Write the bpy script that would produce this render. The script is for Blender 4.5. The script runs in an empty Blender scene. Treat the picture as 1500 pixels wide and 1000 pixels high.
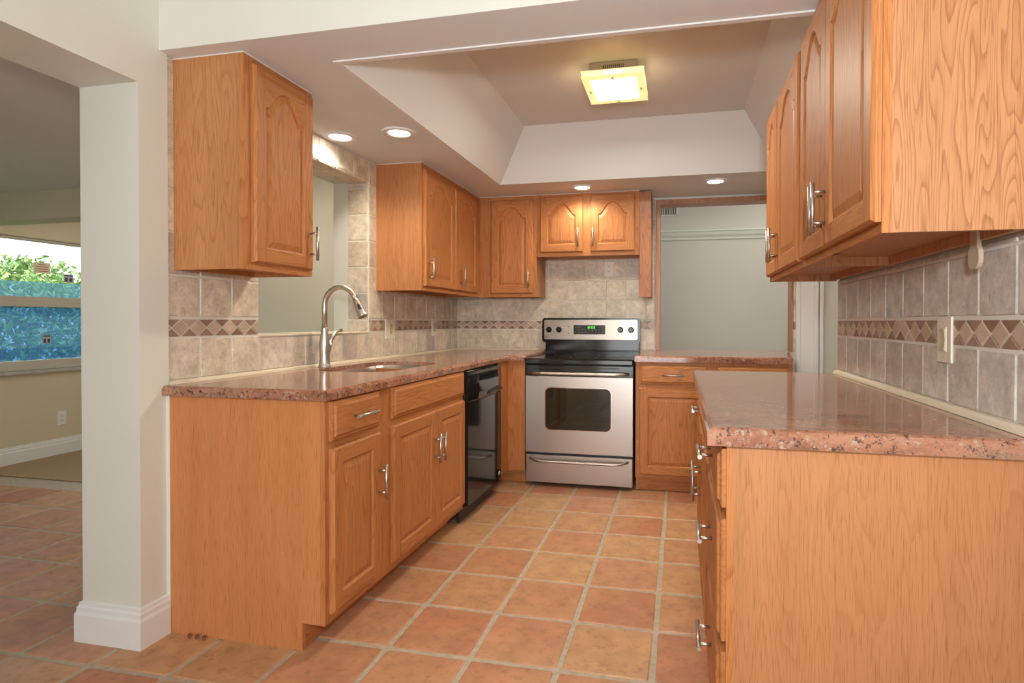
import bpy, bmesh, math, random
from mathutils import Vector, Matrix
from mathutils.geometry import tessellate_polygon
random.seed(7)
PI = math.pi
S = bpy.context.scene
C = S.collection

# ------------------------------------------------------------------ camera
cam = bpy.data.cameras.new('camera')
cam.sensor_width = 36.0
cam.lens = 36.0 * 825.12 / 1500.0
cam.shift_x = (750 - 818.906) / 1500.0
cam.shift_y = (479.022 - 500) / 1500.0
cam.clip_start = 0.02
co = bpy.data.objects.new('camera', cam)
C.objects.link(co)
R_ = Vector((0.97776119, 0.20971215, 0.00196765))
U_ = Vector((-0.00397599, 0.00915546, 0.99995018))
F_ = Vector((-0.20968369, 0.97772030, -0.00978567))
m4 = Matrix.Identity(4)
for i in range(3):
    m4[i][0], m4[i][1], m4[i][2] = R_[i], U_[i], -F_[i]
m4[2][3] = 1.1512
co.matrix_world = m4
S.camera = co

# ------------------------------------------------------------------ view, world, big lights
S.view_settings.view_transform = 'Standard'
S.view_settings.look = 'None'
S.view_settings.gamma = 1
S.view_settings.exposure = 0.42
try:
    S.view_settings.use_curve_mapping = False
    S.cycles.use_denoising = True
    S.cycles.max_bounces = 8
    S.cycles.diffuse_bounces = 4
    S.cycles.glossy_bounces = 4
    S.cycles.transparent_max_bounces = 12
    S.cycles.sample_clamp_indirect = 6.0
    S.cycles.caustics_reflective = False
    S.cycles.caustics_refractive = False
except Exception:
    pass

W = bpy.data.worlds.new('world')
S.world = W
W.use_nodes = True
wn = W.node_tree
wn.nodes['Background'].inputs[0].default_value = (0.96, 0.98, 1.0, 1)
wn.nodes['Background'].inputs[1].default_value = 1.7


def area(name, loc, target, sx, sy, power, color):
    L = bpy.data.lights.new(name, 'AREA')
    L.shape = 'RECTANGLE'
    L.size, L.size_y = sx, sy
    L.energy = power
    L.color = color
    o = bpy.data.objects.new(name, L)
    C.objects.link(o)
    o.location = loc
    d = Vector(target) - Vector(loc)
    o.rotation_euler = d.to_track_quat('-Z', 'Y').to_euler()
    return o


# the sun on the garden, the daylight through the glass doors behind the photographer and the flash
sun = bpy.data.lights.new('sun', 'SUN')
sun.energy = 4.0
sun.angle = 0.02
so = bpy.data.objects.new('sun', sun)
C.objects.link(so)
so.rotation_euler = (math.radians(35), 0, math.radians(70))
area('daylight', (-0.3, -3.05, 1.10), (-0.5, 3.0, 1.6), 2.4, 1.9, 46, (0.96, 0.98, 1.0))
area('fill_far_room', (1.2, 5.8, 2.80), (0.6, 6.2, 0.0), 1.6, 1.2, 23, (1.0, 0.97, 0.90))  # added overhead fill that brightens the far room, not a real window
area('fill_left_room', (-3.3, 3.95, 2.55), (-3.4, 4.4, 0.0), 1.6, 0.8, 14, (1.0, 0.94, 0.84))  # unseen fill lamp, added to lighten the wall beyond the sink opening
area('fill_hall', (1.75, 3.3, 2.08), (1.5, 3.6, 0.0), 0.8, 0.8, 5, (1.0, 0.96, 0.90))  # extra lamp added in the hall to brighten the white casing
FLASH = area('flash', (0.10, -0.06, 1.44), (-0.75, 3.0, 1.95), 0.16, 0.12, 18, (0.97, 0.99, 1.0))

# ------------------------------------------------------------------ materials
def mat(name):
    m = bpy.data.materials.new(name)
    m.use_nodes = True
    nt = m.node_tree
    return m, nt, nt.nodes['Principled BSDF']


def N(nt, typ, **k):
    n = nt.nodes.new(typ)
    for a, v in k.items():
        if a.startswith('i_'):
            n.inputs[a[2:].replace('_', ' ')].default_value = v
        else:
            setattr(n, a, v)
    return n


def simple(name, col, rough=0.5, metal=0.0, spec=None, emit=None, estr=0.0, coat=0.0):
    m, nt, b = mat(name)
    b.inputs['Base Color'].default_value = (*col, 1)
    b.inputs['Roughness'].default_value = rough
    b.inputs['Metallic'].default_value = metal
    if spec is not None:
        b.inputs['Specular IOR Level'].default_value = spec
    if emit:
        b.inputs['Emission Color'].default_value = (*emit, 1)
        b.inputs['Emission Strength'].default_value = estr
    if coat:
        b.inputs['Coat Weight'].default_value = coat
        b.inputs['Coat Roughness'].default_value = 0.08
    return m


def ramp(nt, fac, stops):
    r = N(nt, 'ShaderNodeValToRGB')
    e = r.color_ramp.elements
    while len(e) < len(stops):
        e.new(0.5)
    for x, (p, c) in zip(e, stops):
        x.position = p
        x.color = (*c, 1)
    nt.links.new(fac, r.inputs[0])
    return r.outputs[0]


def mixc(nt, fac, a, b, mode='MIX'):
    n = N(nt, 'ShaderNodeMix', data_type='RGBA', blend_type=mode)
    for s, v in ((n.inputs[0], fac), (n.inputs[6], a), (n.inputs[7], b)):
        if isinstance(v, (int, float)):
            s.default_value = v
        elif isinstance(v, tuple):
            s.default_value = (*v, 1)
        else:
            nt.links.new(v, s)
    return n.outputs[2]


def mth(nt, op, a, b=None):
    n = N(nt, 'ShaderNodeMath', operation=op)
    for s, v in ((n.inputs[0], a), (n.inputs[1], b)):
        if v is None:
            continue
        if isinstance(v, (int, float)):
            s.default_value = v
        else:
            nt.links.new(v, s)
    return n.outputs[0]


def coords(nt, scale, seed=True):
    tc = N(nt, 'ShaderNodeTexCoord')
    src = tc.outputs['Object']
    if seed:
        oi = N(nt, 'ShaderNodeObjectInfo')
        sc = mth(nt, 'MULTIPLY', oi.outputs['Random'], 37.0)
        ad = N(nt, 'ShaderNodeVectorMath', operation='ADD')
        nt.links.new(src, ad.inputs[0])
        nt.links.new(sc, ad.inputs[1])
        src = ad.outputs[0]
    mp = N(nt, 'ShaderNodeMapping')
    mp.inputs['Scale'].default_value = scale
    nt.links.new(src, mp.inputs['Vector'])
    return mp.outputs[0]


def noise(nt, vec, scale, detail=3.0, rough=0.5, dist=0.0):
    n = N(nt, 'ShaderNodeTexNoise')
    n.inputs['Scale'].default_value = scale
    n.inputs['Detail'].default_value = detail
    n.inputs['Roughness'].default_value = rough
    n.inputs['Distortion'].default_value = dist
    nt.links.new(vec, n.inputs['Vector'])
    return n.outputs['Fac']


def bump(nt, b, h, strength=0.2, dist=0.002):
    n = N(nt, 'ShaderNodeBump')
    n.inputs['Strength'].default_value = strength
    n.inputs['Distance'].default_value = dist
    nt.links.new(h, n.inputs['Height'])
    nt.links.new(n.outputs[0], b.inputs['Normal'])


def oak(name, axis, light, dark, rings=5.0, line=0.6, rough=0.40, coat=0.2, wave=0.05, scale=4.0):
    """Honey oak: thin dark grain lines run along one object axis in long cathedral loops, with short open pores."""
    m, nt, b = mat(name)
    st = lambda k: {'z': (1, 1, k), 'x': (k, 1, 1), 'y': (1, k, 1)}[axis]
    v = coords(nt, st(0.10))
    n1 = noise(nt, v, scale, 1.5, 0.45, 0.15)
    nw = noise(nt, coords(nt, st(0.22)), 22.0, 2.0, 0.5)
    sm = mth(nt, 'ADD', n1, mth(nt, 'MULTIPLY', nw, wave))
    rr = mth(nt, 'FRACT', mth(nt, 'MULTIPLY', sm, rings * 3.0))
    md = tuple((a * .40 + c * .60) for a, c in zip(dark, light))
    figure = ramp(nt, rr, [(0.0, dark), (0.06, dark), (0.22, md), (0.60, light), (0.95, light), (1.0, dark)])
    tone = noise(nt, coords(nt, st(0.05)), 7.0, 3.0, 0.6)
    base = mixc(nt, 1 - line, figure, md)
    tn = ramp(nt, tone, [(0.3, (0.90, 0.88, 0.86)), (0.7, (1.06, 1.05, 1.04))])
    c = mixc(nt, 1.0, base, tn, 'MULTIPLY')
    pores = noise(nt, coords(nt, st(0.035)), 420.0, 2.0, 0.55)
    pm = ramp(nt, pores, [(0.30, (0.68, 0.60, 0.54)), (0.47, (1, 1, 1))])
    c = mixc(nt, 0.80, c, pm, 'MULTIPLY')
    nt.links.new(c, b.inputs['Base Color'])
    b.inputs['Roughness'].default_value = rough
    b.inputs['Coat Weight'].default_value = coat
    b.inputs['Coat Roughness'].default_value = 0.22
    b.inputs['Specular IOR Level'].default_value = 0.32
    bump(nt, b, pores, 0.06, 0.001)
    return m


OL, OD = (0.565, 0.240, 0.082), (0.360, 0.125, 0.036)
OAK_V = oak('oak_vertical', 'z', OL, OD, 5.0, 0.48, 0.50, 0.02, 0.06, 11.0)
OAK_H = oak('oak_horizontal', 'x', OL, OD, 5.0, 0.48, 0.50, 0.02, 0.06, 11.0)
OAK_Y = oak('oak_depth', 'y', OL, OD)
VEN_L = oak('oak_veneer', 'z', (0.600, 0.250, 0.095), (0.545, 0.215, 0.075), 4.0, 0.40, 0.45, 0.1)
VEN_U = oak('oak_wall_cabinet_veneer', 'z', (0.580, 0.265, 0.108), (0.410, 0.165, 0.056), 4.5, 0.45, 0.45, 0.08, 0.06, 12.0)
VEN_R = oak('oak_bold_veneer', 'z', (0.560, 0.275, 0.130), (0.360, 0.150, 0.060), 7.0, 0.72, 0.45, 0.05, 0.07, 15.0)
VEN_B = oak('oak_fine_veneer', 'z', (0.510, 0.235, 0.100), (0.440, 0.190, 0.076), 8.0, 0.60, 0.45, 0.1, 0.03, 10.0)
OAK_P = oak('oak_rosy', 'z', (0.46, 0.20, 0.095), (0.27, 0.10, 0.045), 6.0, 0.75, 0.45, 0.05, 0.07, 14.0)
TRIMWOOD = oak('oak_trim', 'z', (0.46, 0.23, 0.13), (0.32, 0.14, 0.07))


def paint(name, col, rough=0.6):
    m, nt, b = mat(name)
    v = coords(nt, (1, 1, 1), False)
    n = noise(nt, v, 3.0, 3.0)
    c = ramp(nt, n, [(0.3, tuple(x * .97 for x in col)), (0.7, col)])
    nt.links.new(c, b.inputs['Base Color'])
    b.inputs['Roughness'].default_value = rough
    n2 = noise(nt, v, 220.0, 2.0)
    bump(nt, b, n2, 0.05, 0.001)
    return m


CREAM = paint('cream_paint', (0.720, 0.725, 0.650))
CEIL = paint('ceiling_paint', (0.765, 0.790, 0.795))
WHITE = paint('white_trim_paint', (0.80, 0.80, 0.79), 0.35)
TAN = paint('tan_paint', (0.66, 0.58, 0.40))
SAGE = paint('sage_cream_paint', (0.68, 0.62, 0.48))
GREIGE = paint('greige_paint', (0.66, 0.62, 0.54))


def islands(nt):
    return N(nt, 'ShaderNodeNewGeometry').outputs['Random Per Island']


def stone(name, stops, rough, pit=0.5, sc=1.0, mott=0.5):
    m, nt, b = mat(name)
    r = islands(nt)
    c = ramp(nt, r, stops)
    v = coords(nt, (1, 1, 1), False)
    off = N(nt, 'ShaderNodeVectorMath', operation='ADD')
    nt.links.new(v, off.inputs[0])
    nt.links.new(mth(nt, 'MULTIPLY', r, 50.0), off.inputs[1])
    n1 = noise(nt, off.outputs[0], 14.0 * sc, 5.0, 0.62)
    n2 = noise(nt, off.outputs[0], 85.0 * sc, 4.0, 0.70)
    n3 = noise(nt, off.outputs[0], 38.0 * sc, 4.0, 0.70)
    k1 = ramp(nt, n1, [(0.25, (1 - .40 * mott,) * 3), (0.75, (1 + .30 * mott,) * 3)])
    c = mixc(nt, 1.0, c, k1, 'MULTIPLY')
    k3 = ramp(nt, n3, [(0.32, (0.80, 0.77, 0.74)), (0.48, (1, 1, 1)), (0.58, (1, 1, 1)), (0.70, (1.26, 1.27, 1.28))])
    c = mixc(nt, pit, c, k3, 'MULTIPLY')
    k2 = ramp(nt, n2, [(0.30, (0.62, 0.58, 0.54)), (0.42, (1, 1, 1)), (0.60, (1.0, 1.0, 1.0)), (0.70, (1.30, 1.30, 1.30))])
    c = mixc(nt, pit, c, k2, 'MULTIPLY')
    nt.links.new(c, b.inputs['Base Color'])
    b.inputs['Roughness'].default_value = rough
    bump(nt, b, n2, 0.35 * pit, 0.002)
    return m


TRAV = stone('travertine', [(0.0, (0.65, 0.55, 0.42)), (0.3, (0.74, 0.66, 0.52)), (0.62, (0.68, 0.60, 0.49)), (0.85, (0.78, 0.71, 0.58)), (0.96, (0.58, 0.49, 0.40)), (1.0, (0.50, 0.46, 0.42))], 0.42, 0.8, 1.0, 0.8)
TRAV_R = stone('travertine_taupe', [(0.0, (0.58, 0.52, 0.45)), (0.4, (0.64, 0.60, 0.53)), (0.7, (0.60, 0.58, 0.53)), (1.0, (0.55, 0.49, 0.42))], 0.30, 0.9, 1.0, 0.8)
TRAV_D = stone('travertine_brown', [(0.0, (0.26, 0.15, 0.10)), (0.5, (0.33, 0.21, 0.15)), (1.0, (0.38, 0.27, 0.20))], 0.35, 0.5, 1.5)
TRAV_B = stone('travertine_diamond', [(0.0, (0.52, 0.38, 0.27)), (0.5, (0.60, 0.47, 0.36)), (1.0, (0.50, 0.37, 0.28))], 0.38, 0.4, 1.5)
GROUT_W = simple('wall_grout', (0.74, 0.70, 0.61), 0.8)
CAULK = simple('cream_caulk', (0.70, 0.62, 0.47), 0.4)


def saltillo():
    m, nt, b = mat('terracotta_tile')
    r = islands(nt)
    c = ramp(nt, r, [(0.0, (0.50, 0.200, 0.105)), (0.2, (0.56, 0.265, 0.150)), (0.36, (0.57, 0.320, 0.155)), (0.5, (0.50, 0.215, 0.115)),
                     (0.62, (0.58, 0.345, 0.170)), (0.8, (0.53, 0.235, 0.130)), (1.0, (0.57, 0.300, 0.160))])
    v = coords(nt, (1, 1, 1), False)
    off = N(nt, 'ShaderNodeVectorMath', operation='ADD')
    nt.links.new(v, off.inputs[0])
    nt.links.new(mth(nt, 'MULTIPLY', r, 50.0), off.inputs[1])
    n1 = noise(nt, off.outputs[0], 5.0, 4.0, 0.6)
    n2 = noise(nt, off.outputs[0], 30.0, 5.0, 0.7)
    c = mixc(nt, ramp(nt, n1, [(0.45, (0, 0, 0)), (0.78, (.60,) * 3)]), c, (0.58, 0.36, 0.17))
    c = mixc(nt, ramp(nt, n2, [(0.52, (0, 0, 0)), (0.74, (.62,) * 3)]), c, (0.24, 0.11, 0.05))
    k = ramp(nt, noise(nt, off.outputs[0], 12.0, 3.0), [(0.3, (0.86,) * 3), (0.7, (1.10,) * 3)])
    c = mixc(nt, 1.0, c, k, 'MULTIPLY')
    nt.links.new(c, b.inputs['Base Color'])
    rr = ramp(nt, n1, [(0.3, (.38,) * 3), (0.7, (.55,) * 3)])
    nt.links.new(rr, b.inputs['Roughness'])
    bump(nt, b, n2, 0.15, 0.002)
    return m


TERRA = saltillo()
m, nt, b = mat('floor_grout')
v = coords(nt, (1, 1, 1), False)
nt.links.new(ramp(nt, noise(nt, v, 40.0, 4.0), [(0.3, (0.42, 0.36, 0.26)), (0.7, (0.55, 0.48, 0.37))]), b.inputs['Base Color'])
b.inputs['Roughness'].default_value = 0.85
GROUT_F = m


def granite():
    m, nt, b = mat('red_granite')
    v = coords(nt, (1, 1, 1), False)
    mp = N(nt, 'ShaderNodeMapping')
    mp.inputs['Scale'].default_value = (0.30, 1.0, 1.0)
    nt.links.new(v, mp.inputs['Vector'])
    big = noise(nt, mp.outputs[0], 12.0, 5.0, 0.65, 0.5)
    c = ramp(nt, big, [(0.30, (0.15, 0.065, 0.040)), (0.44, (0.32, 0.135, 0.080)), (0.55, (0.43, 0.200, 0.125)), (0.68, (0.29, 0.175, 0.118)), (0.80, (0.40, 0.28, 0.21))])
    n3 = noise(nt, v, 85.0, 4.0, 0.7)
    c = mixc(nt, ramp(nt, n3, [(0.52, (0, 0, 0)), (0.62, (.45,) * 3)]), c, (0.50, 0.28, 0.19))
    n4 = noise(nt, v, 60.0, 4.0, 0.75)
    c = mixc(nt, ramp(nt, n4, [(0.57, (0, 0, 0)), (0.64, (.75,) * 3)]), c, (0.46, 0.39, 0.32))
    off = N(nt, 'ShaderNodeVectorMath', operation='ADD')
    nt.links.new(v, off.inputs[0])
    off.inputs[1].default_value = (3.7, 1.3, 9.1)
    n1 = noise(nt, off.outputs[0], 75.0, 5.0, 0.78)
    c = mixc(nt, ramp(nt, n1, [(0.555, (0, 0, 0)), (0.60, (0.9,) * 3)]), c, (0.050, 0.035, 0.032))
    nt.links.new(c, b.inputs['Base Color'])
    b.inputs['Roughness'].default_value = 0.09
    b.inputs['Specular IOR Level'].default_value = 0.65
    return m


GRANITE = granite()


def brushed(name, col, rough, axis):
    m, nt, b = mat(name)
    b.inputs['Base Color'].default_value = (*col, 1)
    b.inputs['Metallic'].default_value = 1.0
    v = coords(nt, {'x': (0.01, 1, 1), 'z': (1, 1, 0.01)}[axis], False)
    n = noise(nt, v, 700.0, 2.0)
    nt.links.new(ramp(nt, n, [(0.3, (rough - .015,) * 3), (0.7, (rough + .02,) * 3)]), b.inputs['Roughness'])
    return m


STEEL = brushed('brushed_steel', (0.50, 0.46, 0.42), 0.30, 'x')
STEEL_H = brushed('brushed_steel_panel', (0.38, 0.32, 0.27), 0.26, 'x')
NICKEL = simple('brushed_nickel', (0.60, 0.56, 0.51), 0.36, 1.0)
CHROME = simple('bright_steel', (0.70, 0.70, 0.70), 0.15, 1.0)
BLACK = simple('gloss_black_enamel', (0.010, 0.010, 0.010), 0.10, 0, 0.55)
BLACKM = simple('black_plastic', (0.014, 0.014, 0.014), 0.38)
DKGLASS = simple('dark_oven_glass', (0.020, 0.017, 0.010), 0.04, 0, 0.65)
DKGREY = simple('dark_grey_plastic', (0.06, 0.06, 0.062), 0.35)
IVORY = simple('ivory_plastic', (0.76, 0.71, 0.58), 0.35)
IVORY_L = simple('pale_ivory_plastic', (0.86, 0.83, 0.72), 0.35)
IVORY_D = simple('ivory_plastic_rocker', (0.56, 0.49, 0.31), 0.35)
TANP = simple('tan_plastic', (0.52, 0.42, 0.31), 0.4)
SLOT = simple('dark_slot', (0.03, 0.025, 0.02), 0.6)
WHITEP = simple('white_plastic', (0.78, 0.78, 0.76), 0.35)
GREEN = simple('green_digits', (0.02, 0.25, 0.02), 0.4, emit=(0.10, 0.9, 0.08), estr=1.2)
LENS = simple('lit_lens', (1, 1, 1), 0.4, emit=(1.0, 0.93, 0.80), estr=9.0)
LAMPC = simple('lit_frosted_glass', (1, 0.95, 0.85), 0.3, emit=(1.0, 0.88, 0.62), estr=5.0)
LAMPR = simple('lit_glass_rim', (0.9, 0.72, 0.42), 0.2, emit=(1.0, 0.70, 0.30), estr=0.75)
SILL = stone('grey_marble', [(0.0, (0.45, 0.43, 0.40)), (1.0, (0.50, 0.48, 0.44))], 0.3, 0.6, 1.0)
ALU = simple('window_frame_paint', (0.56, 0.51, 0.42), 0.4)
m, nt, b = mat('beige_carpet')
v = coords(nt, (1, 1, 1), False)
nt.links.new(ramp(nt, noise(nt, v, 160.0, 3.0), [(0.3, (0.32, 0.23, 0.13)), (0.7, (0.46, 0.34, 0.20))]), b.inputs['Base Color'])
b.inputs['Roughness'].default_value = 0.95
CARPET = m


def film(name, col, dcol, alpha):
    m = bpy.data.materials.new(name)
    m.use_nodes = True
    nt = m.node_tree
    nt.nodes.clear()
    out = N(nt, 'ShaderNodeOutputMaterial')
    tr = N(nt, 'ShaderNodeBsdfTransparent')
    tr.inputs[0].default_value = (*col, 1)
    df = N(nt, 'ShaderNodeBsdfTranslucent')
    df.inputs[0].default_value = (*dcol, 1)
    mx = N(nt, 'ShaderNodeMixShader')
    mx.inputs[0].default_value = alpha
    nt.links.new(tr.outputs[0], mx.inputs[1])
    nt.links.new(df.outputs[0], mx.inputs[2])
    nt.links.new(mx.outputs[0], out.inputs[0])
    return m


FILM = film('blue_film', (0.52, 0.71, 0.96), (0.26, 0.40, 0.52), 0.36)
FILM_D = film('deep_blue_film', (0.42, 0.62, 0.90), (0.20, 0.34, 0.48), 0.36)
FILM_L = film('pale_blue_film', (0.62, 0.82, 0.98), (0.38, 0.50, 0.58), 0.30)
m = bpy.data.materials.new('clear_glass')
m.use_nodes = True
nt = m.node_tree
nt.nodes.clear()
out = N(nt, 'ShaderNodeOutputMaterial')
tr = N(nt, 'ShaderNodeBsdfTransparent')
tr.inputs[0].default_value = (0.93, 0.97, 0.96, 1)
gl = N(nt, 'ShaderNodeBsdfGlossy')
gl.inputs['Roughness'].default_value = 0.02
mx = N(nt, 'ShaderNodeMixShader')
mx.inputs[0].default_value = 0.06
nt.links.new(tr.outputs[0], mx.inputs[1])
nt.links.new(gl.outputs[0], mx.inputs[2])
nt.links.new(mx.outputs[0], out.inputs[0])
GLASS = m
m, nt, b = mat('hedge_leaf')
nt.links.new(ramp(nt, islands(nt), [(0, (0.08, 0.20, 0.04)), (0.5, (0.22, 0.38, 0.10)), (1, (0.50, 0.60, 0.24))]), b.inputs['Base Color'])
b.inputs['Roughness'].default_value = 0.5
LEAF = m
BARK = simple('bark', (0.16, 0.11, 0.07), 0.9)
GRASS = simple('lawn_green', (0.10, 0.17, 0.05), 0.95)
PAPER = simple('sticker_paper', (0.88, 0.74, 0.58), 0.6)
PAPERG = simple('grey_sticker_paper', (0.48, 0.50, 0.53), 0.6)
INKR = simple('red_ink', (0.50, 0.16, 0.08), 0.6)
INKD = simple('dark_ink', (0.05, 0.06, 0.08), 0.6)
RUST = simple('rusty_metal', (0.20, 0.07, 0.03), 0.7)
FAR = paint('dove_grey_paint', (0.62, 0.58, 0.51))


# ------------------------------------------------------------------ mesh helpers
def box(bm, x0, x1, y0, y1, z0, z1, mi=0, bev=0.0):
    vs = [bm.verts.new((x, y, z)) for x in (x0, x1) for y in (y0, y1) for z in (z0, z1)]
    fs = []
    for q in ((0, 1, 3, 2), (4, 6, 7, 5), (0, 4, 5, 1), (2, 3, 7, 6), (0, 2, 6, 4), (1, 5, 7, 3)):
        f = bm.faces.new([vs[i] for i in q])
        f.material_index = mi
        fs.append(f)
    if bev:
        es = list({e for f in fs for e in f.edges})
        r = bmesh.ops.bevel(bm, geom=es, offset=bev, segments=2, affect='EDGES', profile=0.5)
        for f in r['faces']:
            f.material_index = mi
    return fs


def ring_faces(bm, a, b, mi=0, smooth=False):
    n = len(a)
    for i in range(n):
        f = bm.faces.new((a[i], a[(i + 1) % n], b[(i + 1) % n], b[i]))
        f.material_index = mi
        f.smooth = smooth


def tube(bm, pts, rad, n=12, mi=0, caps=True):
    pts = [Vector(p) for p in pts]
    if not isinstance(rad, (list, tuple)):
        rad = [rad] * len(pts)
    prev = None
    rings = []
    for i, p in enumerate(pts):
        t = (pts[min(i + 1, len(pts) - 1)] - pts[max(i - 1, 0)]).normalized()
        if prev is None:
            a = Vector((0, 0, 1)) if abs(t.z) < 0.9 else Vector((1, 0, 0))
            u = t.cross(a).normalized()
        else:
            u = (prev - t * prev.dot(t)).normalized()
        prev = u
        w = t.cross(u)
        rings.append([bm.verts.new(p + (u * math.cos(k * 2 * PI / n) + w * math.sin(k * 2 * PI / n)) * rad[i]) for k in range(n)])
    for a, b in zip(rings, rings[1:]):
        ring_faces(bm, a, b, mi, True)
    if caps:
        f = bm.faces.new(rings[0][::-1]); f.material_index = mi
        f = bm.faces.new(rings[-1]); f.material_index = mi


def lathe(bm, prof, origin=(0, 0, 0), axis='z', n=24, mi=0, cap=True):
    rings = []
    o = Vector(origin)
    for r, h in prof:
        ring = []
        for k in range(n):
            c, s = math.cos(2 * PI * k / n) * r, math.sin(2 * PI * k / n) * r
            p = {'z': (c, s, h), 'x': (h, c, s), 'y': (c, h, s)}[axis]
            ring.append(bm.verts.new(o + Vector(p)))
        rings.append(ring)
    for a, b in zip(rings, rings[1:]):
        ring_faces(bm, a, b, mi, True)
    if cap:
        for rg, fl in ((rings[0], True), (rings[-1], False)):
            f = bm.faces.new(rg[::-1] if fl else rg)
            f.material_index = mi


def prism(bm, poly, fn, a, b, mi=0):
    """extrude a 2-D outline; fn(u, v, w) places a point."""
    A = [bm.verts.new(fn(u, v, a)) for u, v in poly]
    B = [bm.verts.new(fn(u, v, b)) for u, v in poly]
    for f in (bm.faces.new(A), bm.faces.new(B[::-1])):
        f.material_index = mi
    ring_faces(bm, A, B, mi)


def offset(poly, d):
    """inset (d>0) of a counter-clockwise outline with mitred corners."""
    n = len(poly)
    out = []
    for i in range(n):
        p0, p1, p2 = Vector(poly[i - 1]), Vector(poly[i]), Vector(poly[(i + 1) % n])
        e1, e2 = (p1 - p0).normalized(), (p2 - p1).normalized()
        n1, n2 = Vector((-e1.y, e1.x)), Vector((-e2.y, e2.x))
        k = max(0.35, 1 + n1.dot(n2))
        q = p1 + (n1 + n2) * (d / k)
        out.append((q.x, q.y))
    return out


def slab(bm, outer, holes, z0, z1, mi=0, bev=0.0):
    """horizontal plate with optional holes and an eased outer top edge (outer runs counter-clockwise)."""
    top = offset(outer, bev) if bev else outer
    loops = [[bm.verts.new((x, y, z1)) for x, y in top]] + [[bm.verts.new((x, y, z1)) for x, y in h] for h in holes]
    low = [[bm.verts.new((x, y, z0)) for x, y in outer]] + [[bm.verts.new((x, y, z0)) for x, y in h] for h in holes]
    for lp in (loops, low):
        flat = [v for l in lp for v in l]
        for t in tessellate_polygon([[v.co.copy() for v in l] for l in lp]):
            try:
                f = bm.faces.new([flat[i] for i in t])
                f.material_index = mi
            except ValueError:
                pass
    if bev:
        m1 = [bm.verts.new((x, y, z1 - bev * .35)) for x, y in offset(outer, bev * .35)]
        m2 = [bm.verts.new((x, y, z1 - bev)) for x, y in outer]
        ring_faces(bm, loops[0], m1, mi)
        ring_faces(bm, m1, m2, mi)
        ring_faces(bm, m2, low[0], mi)
    else:
        ring_faces(bm, loops[0], low[0], mi)
    for a, b2 in zip(loops[1:], low[1:]):
        ring_faces(bm, a, b2, mi)


def finish(name, bm, mats, parent=None, loc=None, rot=None):
    bmesh.ops.recalc_face_normals(bm, faces=bm.faces[:])
    me = bpy.data.meshes.new(name)
    bm.to_mesh(me)
    bm.free()
    for mm in (mats if isinstance(mats, (list, tuple)) else [mats]):
        me.materials.append(mm)
    o = bpy.data.objects.new(name, me)
    C.objects.link(o)
    if parent:
        o.parent = parent
    if loc is not None:
        o.location = loc
    if rot is not None:
        o.rotation_euler = rot
    return o


def tag(o, label, cat, group=None, kind=None):
    o['label'] = label
    o['category'] = cat
    if group:
        o['group'] = group
    if kind:
        o['kind'] = kind
    return o


def thing(name, label, cat, loc=(0, 0, 0), rotz=0.0, group=None):
    o = bpy.data.objects.new(name, None)
    o.empty_display_size = 0.1
    C.objects.link(o)
    o.location = loc
    o.rotation_euler = (0, 0, rotz)
    return tag(o, label, cat, group)


def struct(name, bm, m, label=None):
    o = finish(name, bm, m)
    o['kind'] = 'structure'
    if label:
        o['label'] = label
    return o


B = bmesh.new


def bxo(name, mats, parent, *a, bev=0.0):
    bm = B()
    box(bm, *a, bev=bev)
    return finish(name, bm, mats, parent)


def rrect(x0, x1, y0, y1, r, n=6):
    out = []
    for cx, cy, a0 in ((x1 - r, y0 + r, -PI / 2), (x1 - r, y1 - r, 0), (x0 + r, y1 - r, PI / 2), (x0 + r, y0 + r, PI)):
        for k in range(n + 1):
            a = a0 + PI / 2 * k / n
            out.append((cx + r * math.cos(a), cy + r * math.sin(a)))
    return out


# ------------------------------------------------------------------ dimensions (metres; camera stands over x=0, y=0)
XW = -1.870      # left wall
XT = -1.862      # face of its tiles
YB = 4.535       # back wall
YT = 4.527
XR = 0.726       # right wall
XRT = 0.718
ZC = 2.1316      # kitchen soffit
XWIN = -5.214    # window wall of the room on the left

# ------------------------------------------------------------------ floor
GX, GY, GA = -1.0058, 1.5009, 0.30746
bm = B()
rnd = random.Random(3)


def floor_tile(x0, x1, y0, y1):
    g = 0.0090
    j = lambda: rnd.uniform(-0.0022, 0.0022)
    P = [(x0 + g + j(), y0 + g + j()), (x1 - g + j(), y0 + g + j()), (x1 - g + j(), y1 - g + j()), (x0 + g + j(), y1 - g + j())]
    r = 0.010
    poly = []
    for i in range(4):
        p, a, c = Vector(P[i]), Vector(P[i - 1]), Vector(P[(i + 1) % 4])
        poly.append(tuple(p + (a - p).normalized() * r))
        poly.append(tuple(p + (a + c - 2 * p).normalized() * r * 0.42))
        poly.append(tuple(p + (c - p).normalized() * r))
    base = [bm.verts.new((x, y, -0.004)) for x, y in poly]
    mid = [bm.verts.new((x, y, -0.0012)) for x, y in offset(poly, 0.002)]
    top = [bm.verts.new((x, y, 0.0)) for x, y in offset(poly, 0.006)]
    ring_faces(bm, base, mid)
    ring_faces(bm, mid, top)
    bm.faces.new(top)


for ix in range(-14, 7):
    for iy in range(-16, 18):
        x, y = GX + ix * GA, GY + iy * GA
        if x < -2.0 and y + GA > 3.25:
            continue
        if x < XWIN:
            continue
        if y + GA > 5.0:
            continue
        floor_tile(x, x + GA, y, y + GA)
fm = len(bm.faces)
box(bm, XWIN - .1, 2.6, -3.6, 7.1, -0.10, -0.0030, 1)
struct('floor', bm, [TERRA, GROUT_F])
bm = B()
box(bm, XWIN, -2.105, 3.20, 5.05, -0.002, 0.006)
o = struct('floor_carpet', bm, CARPET)

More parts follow.
